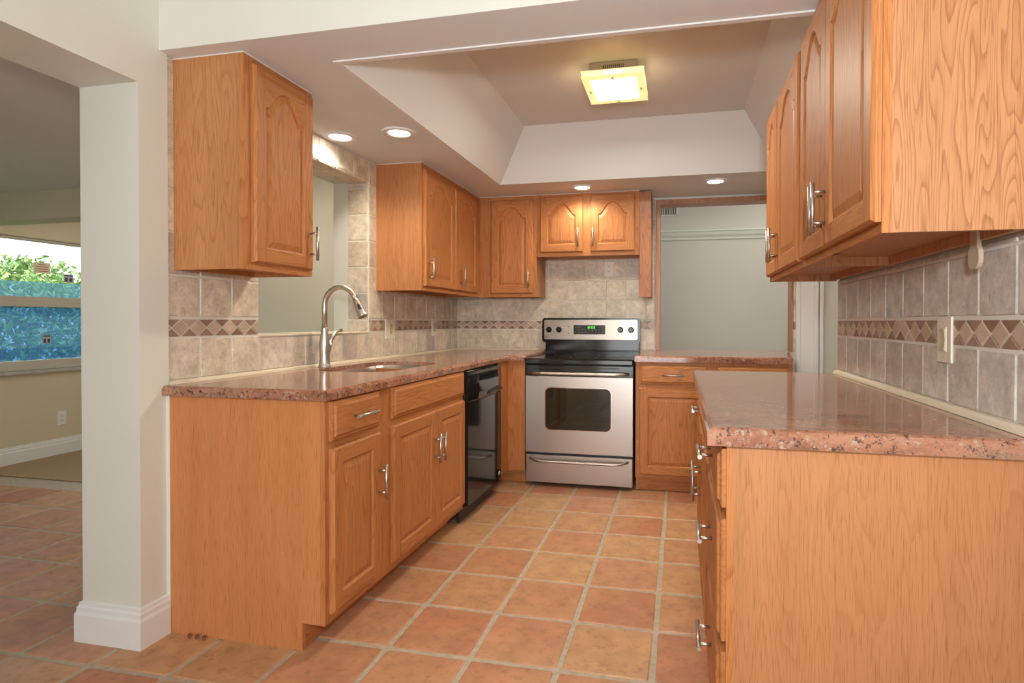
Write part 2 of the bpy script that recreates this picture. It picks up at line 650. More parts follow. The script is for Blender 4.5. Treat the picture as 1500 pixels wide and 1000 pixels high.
# ------------------------------------------------------------------ walls and ceilings
YJ = 1.62        # near face of the pillar at the end of the left wall
bm = B()
box(bm, -2.105, -1.850, YJ, 1.735, 0, 1.985)                   # pillar
box(bm, -1.852, -1.8352, 1.723, 1.735, 0, .877)
box(bm, -2.105, XW, 1.735, 2.207, 0, ZC + .2)
box(bm, -2.105, XW, 2.207, 3.132, 0, 1.082)
box(bm, -2.105, XW, 2.207, 3.132, 2.004, ZC + .2)
box(bm, -2.105, XW, 3.132, YB + .12, 0, ZC + .2)
box(bm, -2.105, -1.850, -1.2, 1.735, 1.985, 2.75)              # header above the wide opening
box(bm, -2.105, -1.850, -3.4, -1.2, 0, 2.75)
struct('wall_left', bm, CREAM)
bm = B()
box(bm, -1.850, 2.4, 1.702, 1.81, ZC + .0005, 2.75)
struct('wall_front', bm, CREAM)
bm = B()
box(bm, -1.872, -0.185, YB, YB + .12, 0, ZC + .4)
box(bm, -0.185, 0.822, YB, YB + .12, 0, 0.880)
box(bm, -0.185, 0.822, YB, YB + .12, 2.108, ZC + .4)
box(bm, 0.822, 2.5, YB, YB + .12, 0, ZC + .4)
struct('wall_back', bm, CREAM)
bm = B()
box(bm, XR, XR + .13, -3.4, 2.842, 0, 2.75)
struct('wall_right', bm, SAGE)
bm = B()
box(bm, 2.4, 2.5, 1.7, YB, 0, 2.75)
box(bm, XR + .13, 2.4, 1.70, 1.81, 0, ZC)
struct('wall_hall', bm, SAGE)
bm = B()
box(bm, -2.105, -1.45, -3.4, -3.28, 0, 2.75)
box(bm, 0.45, XR, -3.4, -3.28, 0, 2.75)
box(bm, -1.45, 0.45, -3.4, -3.28, 2.15, 2.75)
struct('wall_rear', bm, CREAM)

# soffit with the tray opening, sloped tray and its flat top
TX0, TX1, TY0, TY1, TZ, TI = -1.2615, 0.627, 1.929, 3.8715, 2.4517, 0.245
bm = B()
outer = [(-1.8495, 1.7025), (2.4, 1.7025), (2.4, YB - .001), (-1.8695, YB - .001), (-1.8695, 1.736), (-1.8495, 1.736)]
hole = [(TX0, TY0), (TX0, TY1), (TX1, TY1), (TX1, TY0)]
slab(bm, outer, [hole], ZC, ZC + .04)
lo = [bm.verts.new((x, y, ZC)) for x, y in hole]
up = [bm.verts.new((x, y, TZ)) for x, y in ((TX0 + TI, TY0 + TI), (TX0 + TI, TY1 - TI), (TX1 - TI, TY1 - TI), (TX1 - TI, TY0 + TI))]
ring_faces(bm, lo, up)
bm.faces.new(up)
lo2 = [bm.verts.new((v.co.x, v.co.y, ZC + .04)) for v in lo]
up2 = [bm.verts.new((v.co.x * 1.01, v.co.y, TZ + .04)) for v in up]
ring_faces(bm, lo2, up2)
bm.faces.new(up2)
struct('ceiling', bm, CEIL)
bm = B()
box(bm, -2.105, 2.5, -3.4, 1.81, 2.75, 2.80)
struct('ceiling_near', bm, CEIL)
bm = B()
box(bm, TX0 - .022, TX1, TY0 - .022, TY0, ZC - .005, ZC + .012)
box(bm, TX0 - .022, TX0, TY0, TY1, ZC - .003, ZC + .012)
o = struct('trim_1', bm, WHITE)

# room on the left
bm = B()
box(bm, XWIN - .12, XWIN, -3.4, 5.1, 0, 0.735)
box(bm, XWIN - .12, XWIN, -3.4, 5.1, 1.833, 2.6)
box(bm, XWIN - .12, XWIN, -3.4, 2.2, 0.735, 1.833)
box(bm, XWIN - .12, XWIN, 4.35, 5.1, 0.735, 1.833)
struct('wall_far_left', bm, TAN)
bm = B()
box(bm, XWIN, -2.105, 5.0, 5.1, 0, 2.6)
struct('wall_far_back', bm, SAGE)
bm = B()
box(bm, XWIN, -2.105, -3.4, -3.3, 0, 2.6)
struct('wall_far_near', bm, TAN)
bm = B()
box(bm, XWIN - .12, -2.105, -3.4, 3.22, 2.085, 2.13)
box(bm, XWIN - .12, -2.105, 3.23, 5.1, 2.60, 2.65)
box(bm, XWIN, -2.105, 3.205, 3.23, 2.085, 2.65)
struct('ceiling_left', bm, CEIL)
bm = B()
box(bm, XWIN, -2.45, 3.19, 3.37, 1.886, 2.10)
struct('trim_beam', bm, SAGE)

# room beyond the back opening
bm = B()
box(bm, -2.6, 2.6, 7.0, 7.1, 0, 3.0)
struct('wall_far_room', bm, FAR)
bm = B()
box(bm, -2.6, -2.5, YB + .12, 7.0, 0, 3.0)
box(bm, 2.5, 2.6, YB, 7.0, 0, 3.0)
struct('wall_far_room_sides', bm, FAR)
bm = B()
box(bm, -2.6, 2.6, YB + .12, 7.1, 2.85, 2.9)
struct('ceiling_far_room', bm, CEIL)
bm = B()
prism(bm, [(0, 2.14), (.018, 2.14), (.026, 2.165), (.05, 2.19), (.066, 2.225), (.078, 2.235), (.078, 2.25), (0, 2.25)], lambda u, v, w: (w, 7.0 - u, v), -2.5, 2.5)
struct('trim_crown', bm, CREAM)

# pillar baseboard (mitred profile round the corner) and the others
BP = [(0.0, 0.0), (0.018, 0.0), (0.018, 0.098), (0.013, 0.108), (0.013, 0.122), (0.008, 0.128), (0.008, 0.138), (0.0, 0.142)]


def base_run(bm, path):
    rows = []
    n = len(path)
    for i, p in enumerate(path):
        p = Vector(p)
        d1 = (p - Vector(path[i - 1])).normalized() if i > 0 else None
        d2 = (Vector(path[i + 1]) - p).normalized() if i < n - 1 else None
        d1 = d1 or d2
        d2 = d2 or d1
        n1, n2 = Vector((d1.y, -d1.x)), Vector((d2.y, -d2.x))
        k = (n1 + n2) / (1 + n1.dot(n2))
        rows.append([bm.verts.new((p.x + k.x * t, p.y + k.y * t, z)) for t, z in BP])
    for a, b2 in zip(rows, rows[1:]):
        ring_faces(bm, a, b2)
    bm.faces.new(rows[0])
    bm.faces.new(rows[-1][::-1])


bm = B()
base_run(bm, [(-2.105, 3.15), (-2.105, YJ), (-1.850, YJ), (-1.850, 1.722)])
struct('baseboard_left', bm, WHITE)
bm = B()
base_run(bm, [(XWIN, 4.99), (XWIN, 2.0)][::-1])
o = struct('baseboard_far_left', bm, WHITE)
bm = B()
base_run(bm, [(XWIN + .02, 5.0), (-2.105, 5.0)])
struct('baseboard_far_back', bm, WHITE)

# oak lining of the back opening, white casing beside it
bm = B()
box(bm, -0.187, -0.155, YB - .022, YB + .125, 0.926, 2.074)
box(bm, -0.187, 0.832, YB - .022, YB + .125, 2.074, 2.112)
box(bm, 0.820, 0.830, YB - .018, YB + .125, 0.926, 2.074)
struct('trim_2', bm, TRIMWOOD)
bm = B()
for x0, x1, d in ((0.858, 0.885, .020), (0.885, 0.985, .014), (0.985, 1.012, .020)):
    box(bm, x0, x1, YB - d, YB, 0, ZC, 0, .003)
box(bm, 1.022, 1.045, YB - .030, YB, 0, ZC, 0, .004)
struct('trim_3', bm, WHITE)

# window of the room on the left
win = bpy.data.objects.new('window_1', None)
C.objects.link(win)
win['kind'] = 'structure'
bm = B()
for a in ((2.2, 4.35, 0.745, 0.822), (2.2, 4.35, 1.278, 1.350), (2.2, 4.35, 1.808, 1.835), (2.2, 2.24, .745, 1.835), (4.31, 4.35, .745, 1.835)):
    box(bm, XWIN - .07, XWIN - .02, a[0], a[1], a[2], a[3], 0, .004)
box(bm, XWIN - .055, XWIN - .015, 2.2, 4.35, 1.265, 1.30, 0, .003)
finish('window_frame', bm, ALU, win)
bm = B()
box(bm, XWIN - .048, XWIN - .042, 2.24, 4.31, 1.34, 1.815)
finish('pane', bm, GLASS, win)
bm = B()
box(bm, XWIN - .048, XWIN - .042, 2.24, 4.31, 0.815, 1.29)
finish('pane', bm, GLASS, win)
bm = B()
for z0, z1 in ((1.35, 1.475),):
    box(bm, XWIN - .0415, XWIN - .0405, 2.25, 4.30, z0, z1)
finish('protective_film', bm, FILM_L, win)
bm = B()
for z0, z1 in ((0.925, 1.0549), (1.055, 1.1849)):
    box(bm, XWIN - .0415, XWIN - .0405, 2.25, 4.30, z0, z1)
finish('protective_film', bm, FILM, win)
bm = B()
for z0, z1 in ((0.825, 0.9249), (1.185, 1.275)):
    box(bm, XWIN - .0415, XWIN - .0405, 2.25, 4.30, z0, z1)
finish('protective_film', bm, FILM_D, win)
bm = B()
box(bm, XWIN - .06, XWIN + .035, 2.15, 4.40, 0.715, 0.742, 0, .004)
finish('window_sill', bm, SILL, win)


def sticker(y0, y1, z0, z1, red, label):
    s = thing('window_sticker', label, 'sticker', (XWIN - .036, (y0 + y1) / 2, z0), 0, 'stickers on the window panes')
    w, h = (y1 - y0) / 2, z1 - z0
    bxo('paper', PAPER if red else PAPERG, s, 0, .0015, -w, w, 0, h)
    bm = B()
    if red:
        for k in range(4):
            q = .80 if k < 3 else .45
            box(bm, .0015, .0022, -w * q, w * q, h * (.16 + .2 * k), h * (.22 + .2 * k))
    else:
        box(bm, .0015, .0022, -w * .75, -w * .2, h * .1, h * .55)
        box(bm, .0015, .0022, w * .2, w * .75, h * .1, h * .55)
        box(bm, .0015, .0022, -w * .8, w * .8, h * .78, h * .9)
    finish('print', bm, INKR if red else INKD, s)


sticker(3.663, 3.787, 1.549, 1.640, True, 'tan paper sticker with red lines on the upper window pane')
sticker(3.896, 3.975, 1.486, 1.556, False, 'small grey sticker on the upper window pane beside the white pillar')
sticker(3.726, 3.789, 0.956, 1.033, False, 'small grey sticker on the lower blue window pane')

# garden beyond the window
bm = B()
box(bm, -16, XWIN - .12, -6, 14, -.3, -.06)
tag(finish('lawn', bm, GRASS), 'green lawn outside the window', 'lawn')


def bush(x, y, w, h, seed, label):
    r = random.Random(seed)
    t = thing('hedge_bush', label, 'bush', (x, y, -.06), 0, 'bushes outside the window')
    bm = B()
    for k in range(4200):
        a, u = r.uniform(0, 2 * PI), r.uniform(-1, 1)
        q = math.sqrt(1 - u * u)
        rr = r.uniform(.70, .96) * (1 + .08 * math.sin(3 * a + seed) * q)
        p = Vector((math.cos(a) * q * w * .55 * rr, math.sin(a) * q * w * 1.05 * rr, h * .53 + u * h * .5 * rr))
        s = r.uniform(.022, .055)
        d1 = Vector((r.uniform(-1, 1), r.uniform(-1, 1), r.uniform(-1, 1))).normalized()
        d2 = d1.cross(Vector((r.uniform(-1, 1), r.uniform(-1, 1), r.uniform(-1, 1)))).normalized()
        m1 = d1.cross(d2) * s * .25
        vs = [bm.verts.new(p + d1 * s * 1.5 + m1), bm.verts.new(p + d2 * s * .6), bm.verts.new(p - d1 * s * 1.2 + m1), bm.verts.new(p - d2 * s * .6)]
        bm.faces.new((vs[0], vs[1], vs[2]))
        bm.faces.new((vs[0], vs[2], vs[3]))
    finish('foliage', bm, LEAF, t)
    bm = B()
    for k in range(5):
        a = k * 1.256
        tube(bm, [(0, 0, 0), (.1 * math.cos(a) * w, .1 * math.sin(a) * w, h * .3), (.25 * math.cos(a) * w, .3 * math.sin(a) * w, h * .7)], [.03, .022, .01], 6)
    finish('stem', bm, BARK, t)


bush(-8.2, 3.3, 1.10, 1.95, 1, 'green bush outside the window at the left edge of the view')
bush(-8.3, 5.6, 1.10, 1.85, 2, 'green bush outside the window behind the tan sticker')
bush(-8.2, 7.9, 1.10, 2.05, 3, 'green bush outside the window nearest the white pillar')
bush(-10.6, 4.6, 1.2, 2.5, 4, 'taller green bush standing behind the left bushes outside the window')
bush(-10.6, 7.3, 1.2, 2.3, 5, 'taller green bush standing behind the right bushes outside the window')


# ------------------------------------------------------------------ tiled backsplashes
def tiles(bm, place, rects, t=0.008, g=0.0035, mi=0, seed=1):
    """tumbled square tiles; place(u, v, depth) maps wall coordinates."""
    r = random.Random(seed)
    for u0, u1, v0, v1 in rects:
        if u1 - u0 < .012 or v1 - v0 < .012:
            continue
        j = lambda: r.uniform(-.0012, .0012)
        P = [(u0 + g + j(), v0 + g + j()), (u1 - g + j(), v0 + g + j()), (u1 - g + j(), v1 - g + j()), (u0 + g + j(), v1 - g + j())]
        c = .004
        poly = []
        for i in range(4):
            p, a, q = Vector(P[i]), Vector(P[i - 1]), Vector(P[(i + 1) % 4])
            poly.append(tuple(p + (a - p).normalized() * c))
            poly.append(tuple(p + (q - p).normalized() * c))
        tile_poly(bm, place, poly, t, mi)


def tile_poly(bm, place, poly, t, mi, e=.0022):
    a = [bm.verts.new(place(u, v, 0)) for u, v in poly]
    b2 = [bm.verts.new(place(u, v, t - e)) for u, v in poly]
    c = [bm.verts.new(place(u, v, t)) for u, v in offset(poly, e)]
    ring_faces(bm, a, b2, mi)
    ring_faces(bm, b2, c, mi)
    f = bm.faces.new(c)
    f.material_index = mi


def clip_poly(poly, lo, hi):
    for sgn, lim in ((1, lo), (-1, -hi)):
        out = []
        for i in range(len(poly)):
            p, q = poly[i], poly[(i + 1) % len(poly)]
            dp, dq = sgn * p[0] - lim, sgn * q[0] - lim
            if dp >= 0:
                out.append(p)
            if dp * dq < 0:
                s = dp / (dp - dq)
                out.append((p[0] + (q[0] - p[0]) * s, p[1] + (q[1] - p[1]) * s))
        poly = out
        if len(poly) < 3:
            return []
    return poly


def band(bm, place, u0, u1, v0, v1, start, step=0.0801, t=0.008, lt=2, dk=3):
    """diamond border: pale lozenges with dark triangles between."""
    h, mid, g = (v1 - v0) / 2, (v0 + v1) / 2, .0026
    k0 = int(math.floor((u0 - start) / step)) - 1
    k1 = int(math.ceil((u1 - start) / step)) + 1
    r = random.Random(int(start * 1000) + 5)
    for k in range(k0, k1 + 1):
        c = start + k * step
        w = step / 2
        for poly, mi in (([(c - w, mid), (c, v0), (c + w, mid), (c, v1)], lt),
                         ([(c, v0), (c + step, v0), (c + w, mid)], dk if r.random() < .86 else lt),
                         ([(c, v1), (c + w, mid), (c + step, v1)], dk if r.random() < .86 else lt)):
            q = offset(poly, g)
            q = clip_poly(q, u0 + .003, u1 - .003)
            if len(q) >= 3:
                area2 = abs(sum(q[i][0] * q[(i + 1) % len(q)][1] - q[(i + 1) % len(q)][0] * q[i][1] for i in range(len(q))))
                if area2 > 2e-4:
                    tile_poly(bm, place, q, t, mi, .0012)


ZS0, ZS1 = 1.0905, 1.1585


def grid(u0, u1, start, step, v0, v1):
    out = []
    k = math.floor((u0 - start) / step)
    while start + k * step < u1 - 1e-6:
        a, c = max(u0, start + k * step), min(u1, start + (k + 1) * step)
        out.append((a, c, v0, v1))
        k += 1
    return out


def rows_above(top, h=.1601):
    z = ZS1 + .006
    out = []
    while z < top - .02:
        out.append((z, min(z + h, top)))
        z += h
    return out


# left wall
PL = lambda u, v, d: (XW + .0005 + d, u, v)
bm = B()
TS = 3.1243
rects = []
for u0, u1 in ((1.737, 2.207), (3.132, 4.529)):
    ts = 2.207 if u0 < 2 else TS
    rects += grid(u0, u1, ts, .1601, .926, ZS0 - .004)
    for z0, z1 in rows_above(ZC - .004):
        rects += grid(u0, u1, ts, .1601, z0, z1)
rects += grid(2.207, 3.132, 2.207, .1601, .926, 1.078)
rects += grid(2.207, 3.132, TS, .1601, 2.006, ZC - .004)
tiles(bm, PL, rects, .0080, seed=2)
band(bm, PL, 1.737, 2.207, ZS0, ZS1, 1.80)
band(bm, PL, 3.135, 4.529, ZS0, ZS1, 3.16)
tiles(bm, lambda u, v, d: (u, 3.132 - d + .0, v), [(-2.004, -1.866, z0, z1) for z0, z1 in [(ZS0 - .004, ZS1)] + rows_above(2.0)], .008, seed=4)
tiles(bm, lambda u, v, d: (v, u, 2.004 - d), grid(2.207, 3.125, TS, .1601, -2.004, -1.866), .008, seed=5)
for u0, u1, z0, z1 in ((1.737, 2.207, .915, ZC), (3.132, 4.530, .915, ZC), (2.207, 3.132, .915, 1.082), (2.207, 3.132, 2.004, ZC)):
    box(bm, XW, XW + .0050, u0, u1, z0, z1, 1)
box(bm, -2.010, XW, 3.1275, 3.132, 1.09, 2.0, 1)
bs = finish('tile_backsplash', bm, [TRAV, GROUT_W, TRAV_B, TRAV_D])
tag(bs, 'tumbled beige travertine tiles on the left wall around the sink opening', 'tile backsplash')
bm = B()
box(bm, -2.105, XT + .004, 2.205, 3.128, 1.079, 1.090, 0, .003)
finish('sill_cap', bm, CAULK, bs)
bm = B()
prism(bm, [(0, 0), (.016, 0), (.013, .008), (.006, .013), (0, .014)], lambda u, v, w: (XW + .006 + u, w, .9135 + v), 1.737, 4.527)
finish('caulk_bead', bm, CAULK, bs)

# back wall
PBk = lambda u, v, d: (u, YB - .0005 - d, v)
bm = B()
rects = []
TB = -1.8643
rects += grid(-1.862, -.19, TB, .1601, .926, ZS0 - .004)
for z0, z1 in rows_above(ZC - .004):
    rects += grid(-1.862, -.19, TB, .1601, z0, z1)
tiles(bm, PBk, rects, .0080, seed=8)
band(bm, PBk, -1.862, -.19, ZS0, ZS1, -1.815)
box(bm, -1.864, -.187, YB - .005, YB, .90, ZC, 1)
bs = finish('tile_backsplash', bm, [TRAV, GROUT_W, TRAV_B, TRAV_D])
tag(bs, 'beige travertine tiles on the back wall behind the stainless stove', 'tile backsplash')
bm = B()
prism(bm, [(0, 0), (.014, 0), (.006, .011), (0, .012)], lambda u, v, w: (w, YB - .006 - u, .9135 + v), -1.85, -1.066)
finish('caulk_bead', bm, CAULK, bs)

bm = B()
tiles(bm, PBk, [(.832, .858, z0, z1) for z0, z1 in [(.926, ZS0 - .004)] + rows_above(ZC - .004)], .008, .003, seed=9)
tiles(bm, PBk, [(.832, .858, ZS0, ZS1)], .008, .003, 3, seed=9)
box(bm, .832, .858, YB - .005, YB, .90, ZC, 1)
tag(finish('tile_strip', bm, [TRAV, GROUT_W, TRAV_B, TRAV_D]), 'narrow strip of travertine tile between the back opening and white casing', 'tile strip')

# right wall
PRt = lambda u, v, d: (XR - .0005 - d, u, v)
bm = B()
TR = 2.6893
rects = grid(1.10, 2.838, TR, .1601, .930, ZS0 - .004)
for z0, z1 in rows_above(1.345):
    rects += grid(1.10, 2.838, TR, .1601, z0, z1)
tiles(bm, PRt, rects, .0080, seed=11)
band(bm, PRt, 1.10, 2.838, ZS0, ZS1, 1.395)
box(bm, XR - .0050, XR, 1.10, 2.840, .915, 1.345, 1)
bs = finish('tile_backsplash', bm, [TRAV_R, GROUT_W, TRAV_B, TRAV_D])
tag(bs, 'taupe travertine tiles with a diamond band on the right wall', 'tile backsplash')
bm = B()
prism(bm, [(0, 0), (.020, 0), (.017, .010), (.008, .017), (0, .018)], lambda u, v, w: (XR - .006 - u, w, .9135 + v), 1.306, 2.838)
finish('caulk_bead', bm, CAULK, bs)


# ------------------------------------------------------------------ cabinet parts
def quad_front(bm, pts, y, mi):
    f = bm.faces.new([bm.verts.new((x, y, z)) for x, z in pts])
    f.material_index = mi


def door_mesh(w, h, arch=0.0, t=.020):
    """raised-panel door in its own frame: x across, z up, outer face at y=-t. Slot 0 upright grain, slot 1 crosswise."""
    bm = B()
    e = .007
    s, rb = .056, .056
    O = [(0, 0), (w, 0), (w, h), (0, h)]
    I = [(e, e), (w - e, e), (w - e, h - e), (e, h - e)]
    back = [bm.verts.new((x, 0, z)) for x, z in O]
    mid = [bm.verts.new((x, -t + .008, z)) for x, z in O]
    m2 = [bm.verts.new((x * .0 + (a[0] * .55 + c[0] * .45), -t + .0045, a[1] * .55 + c[1] * .45)) for (a, c) in zip(O, I) for x in (0,)]
    fr = [bm.verts.new((x, -t, z)) for x, z in I]
    bm.faces.new(back)
    for a, b2 in ((back, mid), (mid, m2), (m2, fr)):
        ring_faces(bm, a, b2, 0)
    xl, xr = s, w - s
    zs = h - .056 - arch
    up = []
    if arch > 0:
        n = 32
        for k in range(n + 1):
            u = k / n
            d = abs(u - .5) * 2
            f = .5 * (1 + math.cos(PI * min(1.0, d / .97) ** 1.28))
            up.append((xr - (xr - xl) * u, zs + arch * f))
    else:
        up = [(xr, zs), (xl, zs)]
    # rails and stiles
    quad_front(bm, [(e, e), (xl, e), (xl, rb)] + ([(xl, zs)] if True else []) + [(xl, h - e), (e, h - e)], -t, 0)
    quad_front(bm, [(xr, e), (w - e, e), (w - e, h - e), (xr, h - e), (xr, zs), (xr, rb)], -t, 0)
    quad_front(bm, [(xl, e), (xr, e), (xr, rb), (xl, rb)], -t, 1)
    for a, c in zip(up, up[1:]):
        quad_front(bm, [a, (a[0], h - e), (c[0], h - e), c], -t, 1)
    loop = [(xl, rb), (xr, rb)] + up
    rings = [[bm.verts.new((x, y, z)) for x, z in (offset(loop, d) if d else loop)] for d, y in ((0, -t), (.004, -t + .004), (.0075, -t + .0085), (.012, -t + .0085), (.030, -t + .0030), (.032, -t + .0024))]
    for a, b2 in zip(rings, rings[1:]):
        ring_faces(bm, a, b2, 0)
    bm.faces.new(rings[-1])
    return bm


def drawer_mesh(w, h, t=.020):
    bm = B()
    O = lambda d: [(d, d), (w - d, d), (w - d, h - d), (d, h - d)]
    prof = [(0, 0), (0, -t + .011), (.004, -t + .008), (.012, -t + .007), (.016, -t + .0015), (.019, -t)]
    rings = [[bm.verts.new((x, y, z)) for x, z in O(d)] for d, y in prof]
    for a, b2 in zip(rings, rings[1:]):
        ring_faces(bm, a, b2)
    bm.faces.new(rings[0])
    bm.faces.new(rings[-1])
    return bm


def pull(parent, x, z, vertical, t=.020, L=.142):
    """brushed bar pull on two posts."""
    bm = B()
    y = -t - .033
    c = L * .31
    if vertical:
        tube(bm, [(x, y, z - L / 2), (x, y, z + L / 2)], .006, 14)
        for dz in (-c, c):
            tube(bm, [(x, -t, z + dz), (x, y, z + dz)], .0045, 10)
    else:
        tube(bm, [(x - L / 2, y, z), (x + L / 2, y, z)], .006, 14)
        for dx in (-c, c):
            tube(bm, [(x + dx, -t, z), (x + dx, y, z)], .0045, 10)
    return finish('handle', bm, NICKEL, parent)


def door(cab, x0, x1, z0, z1, hx=None, hz=None, arch=0.0, gap=0.0):
    d = finish('door', door_mesh(x1 - x0, z1 - z0, arch), [OAK_V, OAK_H], cab, (x0, -gap, z0))
    if hx is not None:
        pull(d, hx - x0, hz - z0, True)
    return d


def drawer(cab, x0, x1, z0, z1, hx=None, hz=None, name='drawer'):
    d = finish(name, drawer_mesh(x1 - x0, z1 - z0), [OAK_H], cab, (x0, 0, z0))
    if hx is not None:
        pull(d, hx - x0, hz - z0, False)
    return d


def base_box(cab, w, d, h, veneer, kick=.09, kz=.096, rails=()):
    """carcass with a recessed toe space, face frame of stiles and rails."""
    bm = B()
    P = [(0.019, kz), (kick, kz), (kick, 0), (d, 0), (d, h), (0.019, h)]
    for x0, x1 in ((0, .018), (w - .018, w)):
        prism(bm, P, lambda u, v, k: (k, u, v), x0, x1, 0)
    box(bm, .018, w - .018, .019, d, kz, kz + .016, 0)
    box(bm, .018, w - .018, d - .012, d, kz, h, 0)
    box(bm, .018, w - .018, .019, d, h - .016, h, 0)
    finish('carcass', bm, veneer, cab)
    bm = B()
    box(bm, .018, w - .018, kick, kick + .014, 0.002, kz, 0)
    finish('toe_kick', bm, OAK_H, cab)
    frame(cab, w, kz, h, rails)


def frame(cab, w, z0, z1, rails, stiles=(.060, .055), mids=()):
    bm = B()
    box(bm, 0, stiles[0], 0, .019, z0, z1, 0)
    box(bm, w - stiles[1], w, 0, .019, z0, z1, 0)
    for a, c in mids:
        box(bm, a, c, 0.0003, .019, z0, z1, 0)
    for a, c in ((z0, z0 + .040), (z1 - .036, z1)) + tuple(rails):
        box(bm, stiles[0], w - stiles[1], 0.0002, .019, a, c, 1)
    finish('face_frame', bm, [OAK_V, OAK_H], cab)


def upper_box(cab, w, d, h, veneer, stiles=(.042, .042), mids=(), under=.022):
    if veneer is VEN_U:
        bm = B()
        box(bm, -.003, w, -.003, .0, h - .0025, h + .001)
        box(bm, -.003, 0, 0, d, h - .0025, h + .001)
        finish('caulk_line', bm, WHITE, cab)
    bm = B()
    for x0, x1 in ((0, .014), (w - .014, w)):
        box(bm, x0, x1, .019, d, 0, h, 0)
    box(bm, .014, w - .014, .019, d, under, under + .012, 0)
    box(bm, .014, w - .014, d - .012, d, under, h, 0)
    box(bm, .014, w - .014, .019, d, h - .012, h, 0)
    box(bm, .014, w - .014, d - .030, d - .012, 0.002, under, 0)
    finish('carcass', bm, veneer, cab)
    frame(cab, w, 0, h, (), stiles, mids)


RL, RB, RR = PI / 2, 0.0, -PI / 2     # faces +X, -Y, -X
HB = .8785

# ------------------------------------------------------------------ base cabinets
XF = -1.195
cab = thing('base_cabinet', 'oak base cabinet with one drawer over one door, nearest end of sink counter', 'cabinet', (XF, 1.7256, 0), RL, 'oak base cabinets')
base_box(cab, .392, .640, HB, VEN_L, rails=((.700, .738),))
drawer(cab, .022, .342, .732, .870, .195, .803)
door(cab, .022, .342, .128, .706, .322, .512)

cab = thing('base_cabinet', 'wide oak sink cabinet with a false drawer front over two doors', 'cabinet', (XF, 2.1180, 0), RL, 'oak base cabinets')
base_box(cab, .868, .640, HB - .20, VEN_L)
cab.children[0].name = 'carcass'
bm = B()
box(bm, 0, .055, 0, .019, HB - .2, HB, 0)
box(bm, .826, .868, 0, .019, HB - .2, HB, 0)
box(bm, .055, .826, .0002, .019, HB - .03, HB, 1)
box(bm, .055, .826, .0002, .019, .678, .765, 1)
box(bm, 0, .018, .019, .64, HB - .2, HB, 0)
box(bm, .85, .868, .019, .64, HB - .2, HB, 0)
finish('upper_frame', bm, [OAK_V, OAK_H], cab)
drawer(cab, .056, .858, .738, .872, name='false_drawer_front')
door(cab, .056, .482, .128, .710, .452, .530)
door(cab, .488, .858, .128, .710, .512, .528)

# corner cabinet beside the stove
cab = thing('base_cabinet', 'narrow oak filler cabinet in the corner between dishwasher and stove', 'cabinet', (-1.80, 3.835, 0), RB, 'oak base cabinets')
bm = B()
box(bm, .605, .733, 0, .66, .096, HB, 0)
box(bm, .0, .605, -.215, .66, .096, HB, 0)
finish('carcass', bm, OAK_V, cab)
bm = B()
box(bm, .50, .733, .050, .066, .002, .096, 0)
finish('toe_kick', bm, OAK_H, cab)

# right of the stove
YF = 3.840
cab = thing('base_cabinet', 'oak base cabinet directly right of the stove', 'cabinet', (-.292, YF, 0), RB, 'oak base cabinets')
base_box(cab, .500, .66, HB + .003, VEN_L, kick=.055, rails=((.700, .735),))
drawer(cab, .026, .470, .733, .858, .250, .795)
door(cab, .026, .470, .122, .705, .430, .56)
cab = thing('base_cabinet', 'oak base cabinet under the back opening, mostly hidden by the right counter', 'cabinet', (.209, YF, 0), RB, 'oak base cabinets')
base_box(cab, .500, .66, HB + .003, VEN_L, kick=.055, rails=((.700, .735),))
drawer(cab, .030, .470, .733, .858, .250, .795)
door(cab, .030, .470, .122, .705, .08, .56)

# right run
XRF = .105
cab = thing('base_cabinet', 'oak base cabinet with three stacked drawers at the near end of the right counter', 'cabinet', (XRF, 1.832, 0), RR, 'oak base cabinets')
base_box(cab, .506, .600, HB - .006, VEN_B, rails=((.700, .732), (.392, .425)))
drawer(cab, .020, .498, .727, .862, .255, .800)
drawer(cab, .020, .498, .420, .700, .255, .580)
drawer(cab, .020, .498, .130, .395, .255, .298)
cab = thing('base_cabinet', 'oak cabinet with wide drawer over two doors, far end of right counter', 'cabinet', (XRF, 2.842, 0), RR, 'oak base cabinets')
base_box(cab, 1.008, .600, HB - .006, VEN_B, rails=((.700, .732),))
drawer(cab, .026, .982, .727, .862, .510, .800)
door(cab, .026, .501, .130, .700, .455, .510)
door(cab, .507, .982, .130, .700, .545, .510)

# ------------------------------------------------------------------ counters
ct = thing('countertop', 'red brown granite countertop with the sink cut out along the left wall', 'countertop', (0, 0, 0), 0)
bm = B()
sink_loop = rrect(-1.745, -1.335, 2.370, 3.050, .15, 8)
slab(bm, [(-1.860, 1.705), (-1.176, 1.705), (-1.176, 3.800), (-1.066, 3.800), (-1.066, 4.524), (-1.860, 4.524)], [sink_loop[::-1]], HB, .914, 0, .012)
finish('slab', bm, GRANITE, ct)
ct2 = tag(finish('countertop', (lambda b_: (slab(b_, [(-.297, 3.812), (.705, 3.812), (.822, 4.53), (.822, 4.70), (-.152, 4.70), (-.152, 4.525), (-.297, 4.525)], [], .8825, .924, 0, .010), b_)[1])(B()), GRANITE),
          'dark red granite countertop right of the stove running into the back opening', 'countertop')
bm = B()
slab(bm, [(.0617, 1.306), (.706, 1.306), (.706, 2.848), (.0617, 2.848)], [], .8735, .914, 0, .013)
tag(finish('countertop', bm, GRANITE), 'polished salmon granite countertop along the right wall', 'countertop')

